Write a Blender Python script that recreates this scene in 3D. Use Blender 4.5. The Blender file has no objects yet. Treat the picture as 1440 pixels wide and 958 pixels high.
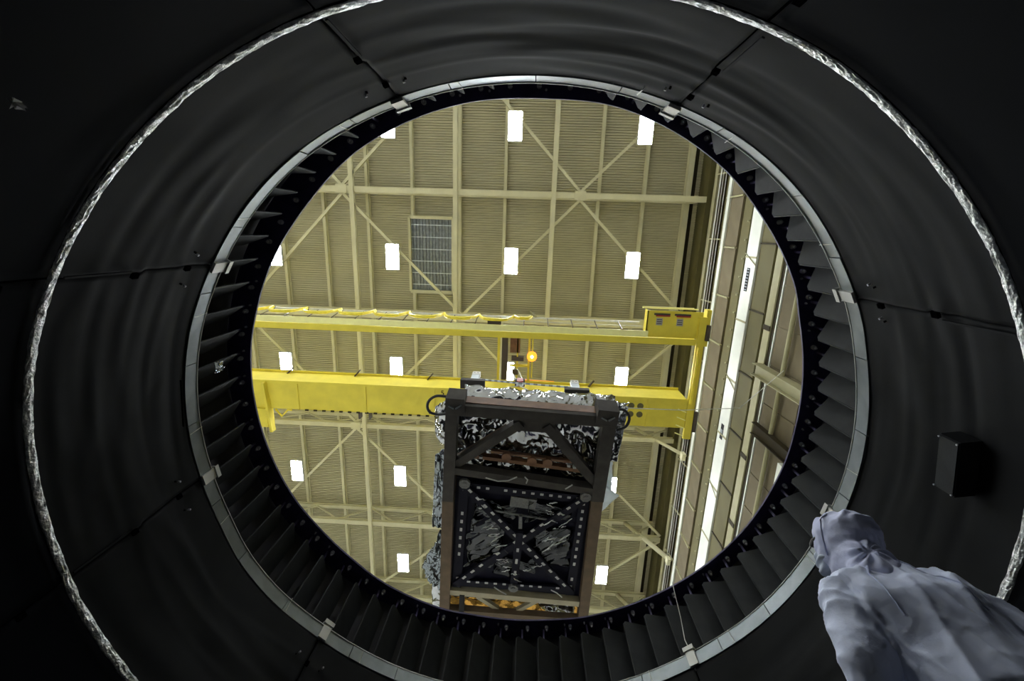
import bpy, bmesh, math, random
from mathutils import Vector, Matrix, noise
from mathutils.bvhtree import BVHTree
random.seed(7)
PI = math.pi
C = bpy.context.scene.collection
SC = bpy.context.scene

# ------------------------------------------------------------------ camera
FPX = 600.73
CAM = Vector((0.073, -2.561, 0.2))
RB = Matrix(((0.9985022487958952, -0.032262843250465925, 0.044185609591089185),
             (0.04203139099561983, 0.969358287278217, -0.2420286616415806),
             (-0.03502315406289981, 0.2435233455552819, 0.969262481915528)))
cd = bpy.data.cameras.new('camera'); cam = bpy.data.objects.new('camera', cd); C.objects.link(cam)
cd.sensor_width = 36.0; cd.lens = FPX * 36.0 / 1440.0; cd.clip_start = 0.02; cd.clip_end = 300
RT = RB.transposed()
xc = RT @ Vector((1, 0, 0)); yc = RT @ Vector((0, -1, 0)); zc = RT @ Vector((0, 0, -1))
cam.matrix_world = Matrix(((xc.x, yc.x, zc.x, CAM.x), (xc.y, yc.y, zc.y, CAM.y), (xc.z, yc.z, zc.z, CAM.z), (0, 0, 0, 1)))
SC.camera = cam
# ------------------------------------------------------------------ world, exposure
w = bpy.data.worlds.new('world'); SC.world = w; w.use_nodes = True
w.node_tree.nodes['Background'].inputs[0].default_value = (0.02, 0.022, 0.03, 1)
w.node_tree.nodes['Background'].inputs[1].default_value = 0.2
SC.view_settings.view_transform = 'Standard'; SC.view_settings.look = 'None'
SC.view_settings.gamma = 1.0; SC.view_settings.use_curve_mapping = False
SC.view_settings.exposure = 0.0
SC.cycles.max_bounces = 10; SC.cycles.diffuse_bounces = 6; SC.cycles.glossy_bounces = 4
SC.cycles.sample_clamp_indirect = 6.0
SC.cycles.use_denoising = True
LAMP = 128.0          # emission of the hall's ceiling lights

# ------------------------------------------------------------------ pixel rays -> measured places in the hall
def ray(u, v): return RT @ Vector(((u - 720) / FPX, (v - 479) / FPX, 1.0))
def atz(u, v, z):
    d = ray(u, v); return CAM + d * ((z - CAM.z) / d.z)
def atx(u, v, x):
    d = ray(u, v); return CAM + d * ((x - CAM.x) / d.x)
def cyl(u, v, r):
    d = ray(u, v); a = d.x**2 + d.y**2; b = CAM.x*d.x + CAM.y*d.y; c = CAM.x**2 + CAM.y**2 - r*r
    return CAM + d * ((-b + math.sqrt(b*b - a*c)) / a)

# ------------------------------------------------------------------ materials
def mat(name, col, rough=0.5, metal=0.0, var=0.12, scale=3.0, bump=0.0, bscale=20.0, emit=None, est=1.0, spec=None, stretch=None, rvar=0.0):
    m = bpy.data.materials.new(name); m.use_nodes = True; nt = m.node_tree; N = nt.nodes; L = nt.links
    b = N['Principled BSDF']; b.inputs['Roughness'].default_value = rough; b.inputs['Metallic'].default_value = metal
    if spec is not None: b.inputs['Specular IOR Level'].default_value = spec
    tc = N.new('ShaderNodeTexCoord'); mp = N.new('ShaderNodeMapping'); L.new(tc.outputs['Object'], mp.inputs[0])
    if stretch: mp.inputs['Scale'].default_value = stretch
    nz = N.new('ShaderNodeTexNoise'); nz.inputs['Scale'].default_value = scale; nz.inputs['Detail'].default_value = 5
    L.new(mp.outputs[0], nz.inputs['Vector'])
    cr = N.new('ShaderNodeValToRGB')
    cr.color_ramp.elements[0].position = 0.3; cr.color_ramp.elements[1].position = 0.7
    cr.color_ramp.elements[0].color = tuple(max(0, c*(1-var)) for c in col) + (1,)
    cr.color_ramp.elements[1].color = tuple(min(1, c*(1+var)) for c in col) + (1,)
    L.new(nz.outputs['Fac'], cr.inputs[0]); L.new(cr.outputs[0], b.inputs['Base Color'])
    if rvar:
        mr = N.new('ShaderNodeMapRange'); mr.inputs[3].default_value = rough - rvar; mr.inputs[4].default_value = rough + rvar
        L.new(nz.outputs['Fac'], mr.inputs[0]); L.new(mr.outputs[0], b.inputs['Roughness'])
    if bump:
        n2 = N.new('ShaderNodeTexNoise'); n2.inputs['Scale'].default_value = bscale; n2.inputs['Detail'].default_value = 6
        L.new(mp.outputs[0], n2.inputs['Vector'])
        bp = N.new('ShaderNodeBump'); bp.inputs['Strength'].default_value = bump; bp.inputs['Distance'].default_value = 0.02
        L.new(n2.outputs['Fac'], bp.inputs['Height']); L.new(bp.outputs[0], b.inputs['Normal'])
    if emit:
        b.inputs['Emission Color'].default_value = tuple(emit) + (1,); b.inputs['Emission Strength'].default_value = est
    return m
M = dict(
 deck=mat('deck_paint', (.52, .485, .325), .7, spec=.2, var=.08, scale=.6),
 steel=mat('beige_steel', (.68, .645, .43), .55, spec=.3, var=.07, scale=1.2),
 wallp=mat('wall_paint', (.125, .112, .052), .7, spec=.12, var=.10, scale=.8),
 wallb=mat('brown_panel', (.145, .122, .076), .8, spec=.1, var=.10, scale=1.5),
 white=mat('white_paint', (.66, .68, .60), .5, var=.05, scale=2),
 cream=mat('cream_paint', (.33, .31, .18), .6, spec=.15, var=.08, scale=2),
 brownd=mat('dark_brown', (.035, .028, .015), .7, spec=.1),
 greywin=mat('louver_grey', (.24, .26, .27), .45, metal=.3, var=.25, scale=5),
 yellow=mat('crane_yellow', (.72, .60, .055), .62, var=.08, scale=1.5),
 yellowc=mat('cable_yellow', (.82, .68, .05), .5),
 yellowp=mat('walkway_pale', (.98, .93, .40), .5, var=.06),  # yellow paled to carry the bright light on the walkway
 lamp=mat('lamp_lens', (.9, .9, .9), .5, emit=(.90, .95, 1.0), est=LAMP),
 housing=mat('lamp_housing', (.7, .7, .68), .5),
 floor=mat('hall_floor', (.66, .65, .60), .4, var=.1),
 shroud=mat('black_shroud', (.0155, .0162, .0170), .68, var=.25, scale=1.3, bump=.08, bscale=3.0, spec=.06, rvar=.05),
 shroudlow=mat('black_shroud_unlit', (.0030, .0036, .0050), .75, var=.2, scale=1.3, bump=.1, bscale=3, spec=.04),  # darker copy of the shroud black: shade of the unlit lower wall
 seam=mat('seam_black', (.0012, .0012, .0014), .9, spec=.0),
 slat=mat('slat_black', (.033, .0355, .037), .6, var=.18, scale=4, bump=.08, bscale=60, spec=.10),
 navy=mat('navy_flange', (.06, .05, .14), .5, var=.3, scale=8),
 vessel=mat('vessel_black', (.012, .012, .016), .6),
 alu=mat('brushed_aluminium', (.22, .245, .255), .36, metal=.75, var=.12, scale=6, rvar=.08),
 bright=mat('bright_bracket', (.60, .60, .56), .4, metal=.2),
 bolt=mat('bolt_steel', (.5, .5, .54), .4, metal=.2),
 foil=mat('crinkled_foil_tape', (.78, .82, .83), .30, metal=.9, bump=.9, bscale=45, var=.45, scale=25),
 mli=mat('silver_blanket', (.42, .435, .46), .12, metal=1.0, bump=.45, bscale=5),
 mlid=mat('foil_dark_reflection', (.060, .062, .066), .14, metal=1.0, bump=.6, bscale=5),  # silver darkened in place of the dark chamber it would reflect
 gold=mat('gold_blanket', (.55, .30, .06), .18, metal=1.0, bump=.6, bscale=9),
 film=mat('clear_grey_film', (.24, .27, .30), .16, metal=.85, bump=.9, bscale=5),
 bag=mat('pale_blue_film', (.72, .82, .92), .25, metal=.2, bump=.3, bscale=6),
 frame=mat('dark_frame', (.046, .042, .038), .6, spec=.12, var=.25, scale=3),
 framebrown=mat('brown_frame', (.095, .068, .045), .6, spec=.15, var=.2, scale=3),
 frametan=mat('tan_frame', (.24, .21, .14), .5, var=.1),
 rust=mat('orange_beam', (.15, .07, .03), .5, var=.25, scale=4),
 panel=mat('dark_panel', (.005, .005, .012), .55, var=.3, scale=5, spec=.06),
 strut=mat('black_strut', (.009, .009, .015), .6, spec=.06),
 tape=mat('white_tape', (.36, .36, .35), .6),
 disc=mat('grey_disc', (.08, .08, .078), .5, var=.3, scale=20),
 rubber=mat('black_rubber', (.012, .012, .012), .6),
 lug=mat('pale_lug', (.62, .68, .72), .4, metal=.3),
 red=mat('red_paint', (.32, .02, .015), .5),
 orange=mat('orange_strap', (.95, .35, .02), .5),
 beacon=mat('orange_beacon', (1, .4, .05), .4, emit=(1, .30, .02), est=1.6),
 beaconc=mat('beacon_core', (1, .9, .6), .4, emit=(1, .85, .5), est=12.0),
 hoistd=mat('hoist_dark', (.06, .045, .035), .5),
 wire=mat('pale_wire', (.55, .55, .5), .5),
 black=mat('matt_black', (.015, .015, .015), .6),
 hole=mat('hole_black', (.003, .003, .003), .9),
 cfloor=mat('chamber_floor', (.05, .05, .052), .7, spec=.1),
 suit=mat('coverall_cloth', (.74, .80, 1.0), .8, var=.03, scale=9, bump=.10, bscale=60, spec=.2),
 hood=mat('hood_cloth', (.72, .76, 1.0), .8, var=.03, scale=9, bump=.10, bscale=60, spec=.2),
 stitch=mat('stitch_cloth', (.55, .60, .78), .8),
 mask=mat('mask_cloth', (.70, .78, .95), .7),
 skin=mat('skin', (.55, .34, .25), .5), glove=mat('glove_white', (.75, .77, .8), .5),
)

# ------------------------------------------------------------------ helpers
def tag(o, label=None, cat=None, group=None, kind=None):
    if label: o['label'] = label
    if cat: o['category'] = cat
    if group: o['group'] = group
    if kind: o['kind'] = kind
    return o
def empty(name, loc, label=None, cat=None, group=None, kind=None):
    o = bpy.data.objects.new(name, None); C.objects.link(o); o.location = loc; o.empty_display_size = .2
    return tag(o, label, cat, group, kind)
def put(o, parent):
    if parent is not None:
        o.parent = parent
        l = Vector((0, 0, 0)); p = parent
        while p is not None: l = l + p.location; p = p.parent
        if o.get('_w'): pass
        o.location = o.location - l if 'absloc' in o else -l
    return o
def meshobj(name, verts, faces, m, parent=None, smooth=False, label=None):
    """verts in world coordinates; the object's origin goes to their middle"""
    c = Vector((0, 0, 0))
    for v in verts: c = c + Vector(v)
    c = c / max(1, len(verts))
    me = bpy.data.meshes.new(name); me.from_pydata([tuple(Vector(v) - c) for v in verts], [], faces)
    for mm in (m if isinstance(m, (list, tuple)) else [m]): me.materials.append(mm)
    bm = bmesh.new(); bm.from_mesh(me); bmesh.ops.recalc_face_normals(bm, faces=bm.faces); bm.to_mesh(me); bm.free()
    if smooth:
        for p in me.polygons: p.use_smooth = True
    return place(name, me, c, parent, label)
def worldloc(p):
    l = Vector((0, 0, 0))
    while p is not None: l = l + p.location; p = p.parent
    return l
def place(name, me, c, parent=None, label=None, rotz=None):
    o = bpy.data.objects.new(name, me); C.objects.link(o)
    if parent is not None: o.parent = parent; o.location = Vector(c) - worldloc(parent)
    else: o.location = c
    if rotz is not None: o.rotation_euler = (0, 0, rotz)
    if label: o['label'] = label
    return o
class MB:
    def __init__(s): s.v = []; s.f = []
    def add(s, v, f):
        n = len(s.v); s.v += [Vector(x) for x in v]; s.f += [tuple(i + n for i in q) for q in f]; return s
    def box(s, a, b):
        x0, y0, z0 = a; x1, y1, z1 = b
        return s.add([(x0,y0,z0),(x1,y0,z0),(x1,y1,z0),(x0,y1,z0),(x0,y0,z1),(x1,y0,z1),(x1,y1,z1),(x0,y1,z1)],
                     [(3,2,1,0),(4,5,6,7),(0,1,5,4),(1,2,6,5),(2,3,7,6),(3,0,4,7)])
    def bar(s, p, q, w, h, up=(0, 0, 1)):
        p = Vector(p); q = Vector(q); d = (q - p).normalized(); u = Vector(up)
        sx = d.cross(u)
        if sx.length < 1e-4: sx = d.cross(Vector((1, 0, 0)))
        sx.normalize(); sy = sx.cross(d).normalized()
        vs = []
        for c in (p, q):
            for i, j in ((-1,-1),(1,-1),(1,1),(-1,1)): vs.append(c + sx*(i*w/2) + sy*(j*h/2))
        return s.add(vs, [(0,1,2,3),(7,6,5,4),(0,4,5,1),(1,5,6,2),(2,6,7,3),(3,7,4,0)])
    def ibeam(s, p, q, w, h, t=.03, up=(0, 0, 1)):
        p = Vector(p); q = Vector(q); u = Vector(up)
        s.bar(p + u*(h/2 - t/2), q + u*(h/2 - t/2), w, t, up); s.bar(p - u*(h/2 - t/2), q - u*(h/2 - t/2), w, t, up)
        return s.bar(p, q, t, h - 2*t, up)
    def tube(s, pts, r, n=8, closed=False):
        pts = [Vector(p) for p in pts]; rings = []
        for i, p in enumerate(pts):
            if closed: d = pts[(i+1) % len(pts)] - pts[i-1]
            else: d = pts[min(i+1, len(pts)-1)] - pts[max(i-1, 0)]
            d.normalize(); a = d.cross(Vector((0.13, .22, 1))); a.normalize(); b = d.cross(a)
            rr = r[i] if isinstance(r, (list, tuple)) else r
            rings.append([p + a*(rr*math.cos(2*PI*k/n)) + b*(rr*math.sin(2*PI*k/n)) for k in range(n)])
        v = [x for R_ in rings for x in R_]; f = []; m = len(rings)
        for i in range(m if closed else m - 1):
            for k in range(n):
                j = (i + 1) % m; f.append((i*n+k, i*n+(k+1) % n, j*n+(k+1) % n, j*n+k))
        if not closed: f += [tuple(range(n)), tuple((m-1)*n+k for k in range(n))]
        return s.add(v, f)
    def disc(s, c, axis, r, h, n=16):
        c = Vector(c); a = Vector(axis).normalized(); return s.tube([c, c + a*h], r, n)
    def build(s, name, m, parent=None, smooth=False, label=None):
        return meshobj(name, s.v, s.f, m, parent, smooth, label)
def pol(r, t, z): return Vector((r*math.cos(t), r*math.sin(t), z))
def interp(tab):
    tab = sorted(tab); n = len(tab)
    def f(t):
        d = math.degrees(t) % 360; num = den = 0.0
        for a, r in tab:
            x = abs((d - a + 180) % 360 - 180); k = math.exp(-(x/9.0)**2) + 1e-9; num += k*r; den += k
        return num/den
    return f
R_OPEN = interp([(17,4.36),(30,4.39),(40,4.38),(54,4.36),(66,4.345),(87,4.30),(118,4.345),(138,4.297),(157,4.331),(171,4.332),(182,4.336),(205,4.31),(222,4.285),(236,4.343),(256,4.338),(272,4.317),(286,4.40),(304,4.40),(323,4.364),(351,4.303),(357,4.329)])
R_RING = interp([(8,4.081),(30,4.083),(52,4.06),(70,4.09),(90,4.1),(110,4.1),(129,4.10),(147,4.15),(167,4.094),(187,4.105),(194,4.111),(211,4.091),(227,4.10),(235,4.096),(244,4.072),(259,4.072),(269,4.072),(282,4.088),(292,4.107),(303,4.144),(315,4.143),(327,4.108),(348,4.079),(358,4.085)])
R_FOIL = interp([(154,4.09),(169,4.112),(178,4.104),(188,4.133),(199,4.141),(210,4.117),(228,4.107),(241,4.109),(252,4.121),(256,4.079),(270,4.08),(284,4.101),(292,4.128),(299,4.133),(309,4.105),(317,4.099),(325,4.105),(331,4.08),(0,4.1),(30,4.1),(60,4.1),(90,4.1),(120,4.1)])
Z_OPEN, Z_RING, Z_SLAT, Z_FOIL, Z_HALL = 6.53, 4.93, 6.30, 3.29, 6.62
Z_LAMP, Z_CH_B, Z_CH_T, Z_DECK = 24.2, 24.5, 26.0, 26.55
XW = 9.6
Y0, Y1, X0 = -12.6, 30.0, -30.0

# ================================================================== the setting: hall shell
def hallfloor():
    n = 144; v = []; f = []
    for k in range(n):
        t = 2*PI*k/n; v.append(pol(4.75, t, Z_HALL))
    xr, yr0, yr1, xl = XW, Y0, Y1, X0
    for k in range(n):
        t = 2*PI*k/n; c, s = math.cos(t), math.sin(t)
        kx = (xr/c) if c > 1e-6 else ((xl/c) if c < -1e-6 else 1e9)
        ky = (yr1/s) if s > 1e-6 else ((yr0/s) if s < -1e-6 else 1e9)
        v.append(Vector((c, s, 0))*min(kx, ky) + Vector((0, 0, Z_HALL)))
    for k in range(n): f.append((k, (k+1) % n, n+(k+1) % n, n+k))
    nv = len(v); v += [x - Vector((0, 0, .3)) for x in v]
    f += [tuple(i+nv for i in reversed(q)) for q in list(f)]
    for k in range(n): f.append((k, (k+1) % n, nv+(k+1) % n, nv+k))
    return meshobj('floor', v, f, M['floor'])
hf = hallfloor(); tag(hf, kind='structure')
tag(MB().box((X0-.3, Y0, Z_HALL-.3), (X0, Y1, 27.3)).build('wall_left', M['wallp']), kind='structure')
tag(MB().box((X0, Y0-.3, Z_HALL-.3), (XW, Y0, 27.3)).build('wall_back', M['floor']), kind='structure')
tag(MB().box((X0, Y1, Z_HALL-.3), (XW, Y1+.3, 27.3)).build('wall_front', M['wallp']), kind='structure')
wr = MB().box((XW, Y0, Z_HALL-.3), (XW+.3, Y1, 27.3)).build('wall_right', M['wallp']); tag(wr, kind='structure')
# ribbed roof deck, ribs across the purlins
hatch = (-7.35, -4.3, -3.3, 1.1)       # x0,x1,y0,y1 of the louvered hatch
def deck():
    v = []; f = []; p = .138; y = Y0; prof = []
    while y < Y1:
        prof += [(y, 0), (y + p*.60, 0), (y + p*.66, .075), (y + p*.94, .075)]; y += p
    for (a, z) in prof: v += [Vector((X0, a, Z_DECK + z)), Vector((XW, a, Z_DECK + z))]
    for i in range(len(prof)-1): f.append((2*i, 2*i+1, 2*i+3, 2*i+2))
    o = MB(); o.add(v, f); o.box((X0, Y0, Z_DECK+.12), (XW, Y1, Z_DECK+.3)); return o.build('ceiling', M['deck'])
tag(deck(), kind='structure')

# ================================================================== roof steel
ord_ = ['first', 'second', 'third', 'fourth', 'fifth', 'sixth', 'seventh', 'eighth', 'ninth', 'tenth', 'eleventh', 'twelfth', 'thirteenth']
xs = [-22.98, -20.3, -17.65, -14.97, -12.35, -9.68, -7.0, -4.2, -1.55, 1.2, 3.85, 6.42]
names = {-14.97: 'beige roof purlin beside the hanging lights at the left rim', -12.35: 'beige roof purlin, second in from the left rim of the opening',
         -9.68: 'beige roof purlin directly above the lower cross-beam on the left', -7.0: 'beige roof purlin along the left edge of the grey louvered hatch',
         -4.2: 'beige roof purlin along the right edge of the grey louvered hatch', -1.55: 'beige roof purlin passing behind the middle column of lights',
         1.2: 'beige roof purlin just right of the middle column of lights', 3.85: 'beige roof purlin midway between the middle and right columns of lights',
         6.42: 'beige roof purlin beside the right column of lights'}
for x in xs:
    if x == -7.0:
        t = empty('roof_purlin', (x, -8, Z_DECK-.17), names[x].replace('along the left edge of', 'interrupted by'), 'beam', 'roof purlins')
        for ya, yb in ((Y0+.02, hatch[2]-.1), (hatch[3]+.1, Y1-.02)): MB().ibeam((x, ya, Z_DECK-.17), (x, yb, Z_DECK-.17), .17, .33, .025).build('beam_length', M['steel'], t)
        continue
    b = MB().ibeam((x, Y0+.02, Z_DECK-.17), (x, Y1-.02, Z_DECK-.17), .17, .33, .025)
    o = b.build('roof_purlin', M['steel'])
    tag(o, names.get(x, 'beige roof purlin %s beyond the left rim of the opening' % {-22.98: 'farthest', -20.3: 'second farthest', -17.65: 'just'}.get(x, '')), 'beam', 'roof purlins')
lowx = [(-23.0, 'lower beige cross-beam far left beyond the opening'), (-9.8, 'lower beige cross-beam running under the trusses on the left'),
        (-4.12, 'lower beige cross-beam passing the right side of the hatch'), (1.18, 'lower beige cross-beam at the middle of the opening')]
for x, lb in lowx:
    o = MB().ibeam((x, Y0+.02, Z_CH_B-.14), (x, Y1-.02, Z_CH_B-.14), .24, .26, .03).build('cross_beam', M['steel'])
    tag(o, lb, 'beam', 'lower cross-beams')
tl = [(-11.6, 'beige roof truss nearest the chamber, beyond the top rim'), (-4.62, 'beige roof truss above the louvered hatch'), (2.35, 'beige roof truss hidden behind the narrow crane girder'),
      (9.42, 'beige roof truss just below the wide yellow girder'), (16.45, 'beige roof truss behind the middle of the satellite, two chords showing'), (22.4, 'beige roof truss lowest in the opening'), (28.6, 'beige roof truss beyond the lower rim')]
XT0, XT1 = -29.8, XW-.35
for y, lb in tl:
    t = empty('roof_truss', (XT0, y, Z_CH_B), lb, 'truss', 'roof trusses')
    MB().ibeam((XT0, y, Z_CH_B), (XT1, y, Z_CH_B), .30, .26, .03).build('bottom_chord', M['steel'], t)
    MB().ibeam((XT0, y, Z_CH_T), (XT1, y, Z_CH_T), .22, .24, .03).build('top_chord', M['steel'], t)
    x = XT1; k = 0
    while x > -19:
        xn = x - 1.95
        zb, zt = Z_CH_B + .12, Z_CH_T - .12
        a, b2 = ((x, y, zt), (xn, y, zb)) if k % 2 == 0 else ((x, y, zb), (xn, y, zt))
        MB().bar(a, b2, .09, .09).build('web_member', M['steel'], t)
        x = xn; k += 1
tag(MB().ibeam((8.85, Y0+.02, Z_DECK-.2), (8.85, Y1-.02, Z_DECK-.2), .30, .38, .03).build('edge_beam', M['steel']), 'beige edge beam along the right border of the roof', 'beam')
tag(MB().box((9.15, Y0+.02, Z_DECK-.03), (9.34, Y1-.02, Z_DECK-.003)).build('eave_gap_shade', M['brownd']), 'narrow dark strip drawn as shade in the gap between the roof edge and the right wall', 'gap')  # dark strip added for the shade of the gap
# diagonal wind braces between truss rows
nodes = {}
rows = [-11.6, -4.62, 2.35, 9.42, 16.45, 22.4]
for i, y in enumerate(rows):
    base = -3.75 if i % 2 == 0 else 2.6
    nodes[i] = [base - 13.0*k for k in range(-1, 3)]
def near_label(i, x0, x1):
    row = ['above the top row of lights', 'beside the louvered hatch row', 'between the two crane girders', 'under the wide girder', 'behind the satellite']
    xm = (x0 + x1)/2
    side = 'far left' if xm < -13 else 'left' if xm < -7.5 else 'left of centre' if xm < -1.5 else 'right of centre' if xm < 4 else 'right'
    lean = 'leaning left' if x1 < x0 else 'leaning right'
    return 'beige diagonal roof brace %s, %s, %s' % (side, row[i], lean)
for i in range(5):
    for x0 in nodes[i]:
        for x1 in nodes[i+1]:
            if abs(x0-x1) < 8 and x0 < XW-.2 and x1 < XW-.2 and x0 > -18 and x1 > -18:
                z = Z_CH_B + .02
                o = MB().bar((x0, rows[i]+.2, z), (x1, rows[i+1]-.2, z), .15, .12).build('roof_brace', M['steel'])
                tag(o, near_label(i, x0, x1), 'brace', 'diagonal roof braces')
    for x0 in nodes[i]:
        if x0 < XW-1 and x0 > -18 and i in (1, 3):
            o = MB().box((x0-.30, rows[i]-.24, Z_CH_B-.16), (x0+.30, rows[i]+.24, Z_CH_B-.135)).build('gusset_plate', M['steel'])
            tag(o, 'beige gusset plate where four braces meet, %s truss' % ('hatch-side' if i == 1 else 'lower girder-side') + (' right' if x0 > 0 else ' left'), 'plate', 'gusset plates')
# hatch
h = empty('louver_hatch', ((hatch[0]+hatch[1])/2, (hatch[2]+hatch[3])/2, Z_DECK-.3), 'grey louvered roof hatch in a beige frame among the purlins', 'hatch')
x0, x1, y0, y1 = hatch
x0 += .15; x1 -= .3
MB().box((x0, y0, Z_DECK-.06), (x1, y1, Z_DECK-.03)).build('backing_sheet', M['greywin'], h)
MB().bar((x0, y0, Z_DECK-.3), (x1, y0, Z_DECK-.3), .18, .2).build('frame_bar', M['steel'], h)
MB().bar((x0, y1, Z_DECK-.3), (x1, y1, Z_DECK-.3), .18, .2).build('frame_bar', M['steel'], h)
MB().bar((x0, y0, Z_DECK-.3), (x0, y1, Z_DECK-.3), .14, .2).build('frame_bar', M['steel'], h)
MB().bar((x1, y0, Z_DECK-.3), (x1, y1, Z_DECK-.3), .14, .2).build('frame_bar', M['steel'], h)
for k in range(13):
    x = x0 + (k+.7)*(x1-x0)/13.4
    MB().bar((x, y0+.1, Z_DECK-.12), (x, y1-.1, Z_DECK-.12), .035, .09).build('slat', M['greywin'], h)
for k in range(6):
    y = y0 + (k+.6)*(y1-y0)/6.2
    MB().bar((x0, y, Z_DECK-.19), (x1, y, Z_DECK-.19), .05, .04).build('rod', M['lug'], h)

# ================================================================== ceiling lights
cols = [-27.6, -20.97, -14.33, -7.63, -.99, 5.67]; rws = [-99, -7.9, -1.06, 5.5, 12.68, 19.25, 26.0]
colw = {2: 'leftmost', 3: 'left', 4: 'middle', 5: 'right'}
roww = {1: 'the top row, above the roof truss', 2: 'the row level with the louvered hatch', 3: 'the row just above the wide yellow girder', 4: 'the row below the wide girder', 5: 'the lowest row near the bottom rim'}
vis = {(2,2),(2,3),(2,4),(3,1),(3,2),(3,3),(3,4),(3,5),(4,1),(4,2),(4,3),(5,1),(5,2),(5,3),(5,4),(5,5)}
def lampmesh():
    me = bpy.data.meshes.new('lens'); b = MB().box((-.34, -.66, -.06), (.34, .66, .06)); me.from_pydata([tuple(v) for v in b.v], [], b.f); me.materials.append(M['lamp']); return me
def meshof(b, m, name):
    me = bpy.data.meshes.new(name); me.from_pydata([tuple(v) for v in b.v], [], b.f); me.materials.append(m); return me
LM = lampmesh()
HM = meshof(MB().box((-.37, -.70, .062), (.37, .70, .10)).box((-.37, -.70, -.045), (-.345, .70, .062)).box((.345, -.70, -.045), (.37, .70, .062)).box((-.37, -.72, -.03), (.37, -.66, .09)).box((-.37, .66, -.03), (.37, .72, .09)).box((-.37, -.72, .06), (-.33, .72, .09)).box((.33, -.72, .06), (.37, .72, .09)).box((-.04, -.66, .065), (.04, .66, .1)), M['housing'], 'housing')
RM = meshof(MB().tube([(0, -.5, .09), (0, -.5, 2.05)], .012, 5).tube([(0, .5, .09), (0, .5, 2.05)], .012, 5), M['steel'], 'hanger')
for j, y in enumerate(rws):
    for i, x in enumerate(cols):
        if y < Y0: continue
        if (i, j) in vis:
            lb = 'glowing white rectangular ceiling light, %s column, in %s' % (colw[i], roww[j]); g = 'ceiling lights'
        else:
            if i == 4 and j in (4, 5): lb = 'ceiling light hidden behind the hanging satellite'
            else: lb = 'rectangular ceiling light outside the opening, not seen from below'
            g = 'ceiling lights out of sight'
        t = empty('ceiling_light', (x, y, Z_LAMP), lb, 'light', g)
        place('lens', LM, (x, y, Z_LAMP), t); place('housing', HM, (x, y, Z_LAMP), t); place('hanger', RM, (x, y, Z_LAMP), t)

# ================================================================== right-hand wall of the hall
def wallslab(name, za, zb, dep, m, label, cat, parent=None, xoff=0):
    za = .2 + (za-.2)*(XW-dep-.073)/(XW-.073); zb = .2 + (zb-.2)*(XW-dep-.073)/(XW-.073)
    return tag(MB().box((XW-dep-xoff, Y0+.01, za), (XW-xoff-.002, Y1-.01, zb)).build(name, m, parent), label, cat)
wallslab('eave_beam', 25.35, 26.0, .28, M['wallp'], 'long olive eave beam along the top of the right wall', 'beam')
wallslab('wall_girt', 24.2, 24.55, .3, M['cream'], 'beige wall girt just below the eave beam, right wall', 'beam')
# runway and handrail with thin rails
def pz(z, dep): return .2 + (z-.2)*(XW-dep-.073)/(XW-.073)
t = empty('crane_runway_rail', (XW, 3, 23.6), 'thin twin conductor rails with cross arms running along the right wall', 'rail')
for z, r_, m_ in ((23.78, .035, 'white'), (23.50, .014, 'wire'), (23.16, .014, 'wire')):
    z = pz(z, .3); MB().tube([(XW-.3, Y0+.1, z), (XW-.3, Y1-.1, z)], r_, 6).build('rail', M[m_], t)
y = -8.9
while y < 26:
    MB().bar((XW-.13, y, 22.2), (XW-.34, y, 23.5), .06, .06).build('cross_arm', M['cream'], t); y += 3.15
tag(MB().box((XW-.12, Y0+.01, 22.9), (XW-.002, Y1-.01, 23.9)).build('shadow_channel', M['brownd']), 'runway channel behind the conductor rails on the right wall, its shadow painted dark brown', 'channel')  # dark brown slab put in for the shadow behind the rails
wallslab('bright_rail', 22.42, 22.72, .18, M['white'], 'narrow bright white runway rail on the right wall, next to the conductor rails', 'rail')
# brown panels between ribs
t = tag(MB().box((XW-.05, Y0+.02, 20.75), (XW-.003, Y1-.02, 22.42)).build('brown_wall_strip', M['wallb']), 'band of brown wall panels split by thin white battens, right wall', 'wall panel')
y = -9.2
while y < 28:
    MB().box((XW-.16, y-.035, 20.75), (XW-.05, y+.035, 22.42)).build('batten', M['cream'], t)
    MB().box((XW-.09, y+.06, 20.78), (XW-.05, y+2.26, 22.39)).build('panel', M['wallb'], t); y += 2.32
t = wallslab('olive_runway_beam', 20.0, 20.70, .16, M['wallp'], 'olive crane runway beam with small brackets, between brown panels and white band', 'beam')
y = -9
while y < 27:
    MB().box((XW-.22, y-.03, 19.72), (XW-.16, y+.03, 19.82)).build('bracket', M['cream'], t); y += .8
t = wallslab('white_wall_duct', 18.98, 19.88, .16, M['white'], 'broad bright white duct running along the right wall', 'duct')
y = -7.4; k = 0
while y < 27:
    MB().box((XW-.18, y-.04, 18.66), (XW-.16, y+.04, 19.57)).build('joint_band', M['cream'], t)
    if k % 2 == 0: MB().bar((XW-.19, y+.3, 18.6), (XW-.19, y-.15, 19.6), .03, .03).build('tie_rod', M['cream'], t)
    y += 2.75; k += 1
for (yy, s, n_) in ((-.95, 1.0, 8), (6.2, .75, 1)):
    g = tag(MB().box((XW-.175, yy-s/2, 19.02), (XW-.161, yy+s/2, 19.27)).build('duct_grille', M['hole']), 'dark slotted grille on the white duct' if n_ > 1 else 'small grey access panel on the white duct', 'grille')
    for q in range(n_): MB().box((XW-.19, yy-s/2+s*(q+.35)/n_, 19.05), (XW-.176, yy-s/2+s*(q+.6)/n_, 19.24)).build('slot_bar', M['greywin'], g)
t = tag(MB().box((XW-.05, Y0+.02, 17.50), (XW-.003, Y1-.02, 18.64)).build('olive_panel_band', M['wallp']), 'band of olive sheet panels with dark joints below the white duct', 'wall panel')
y = -8.0; k = 0
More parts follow.
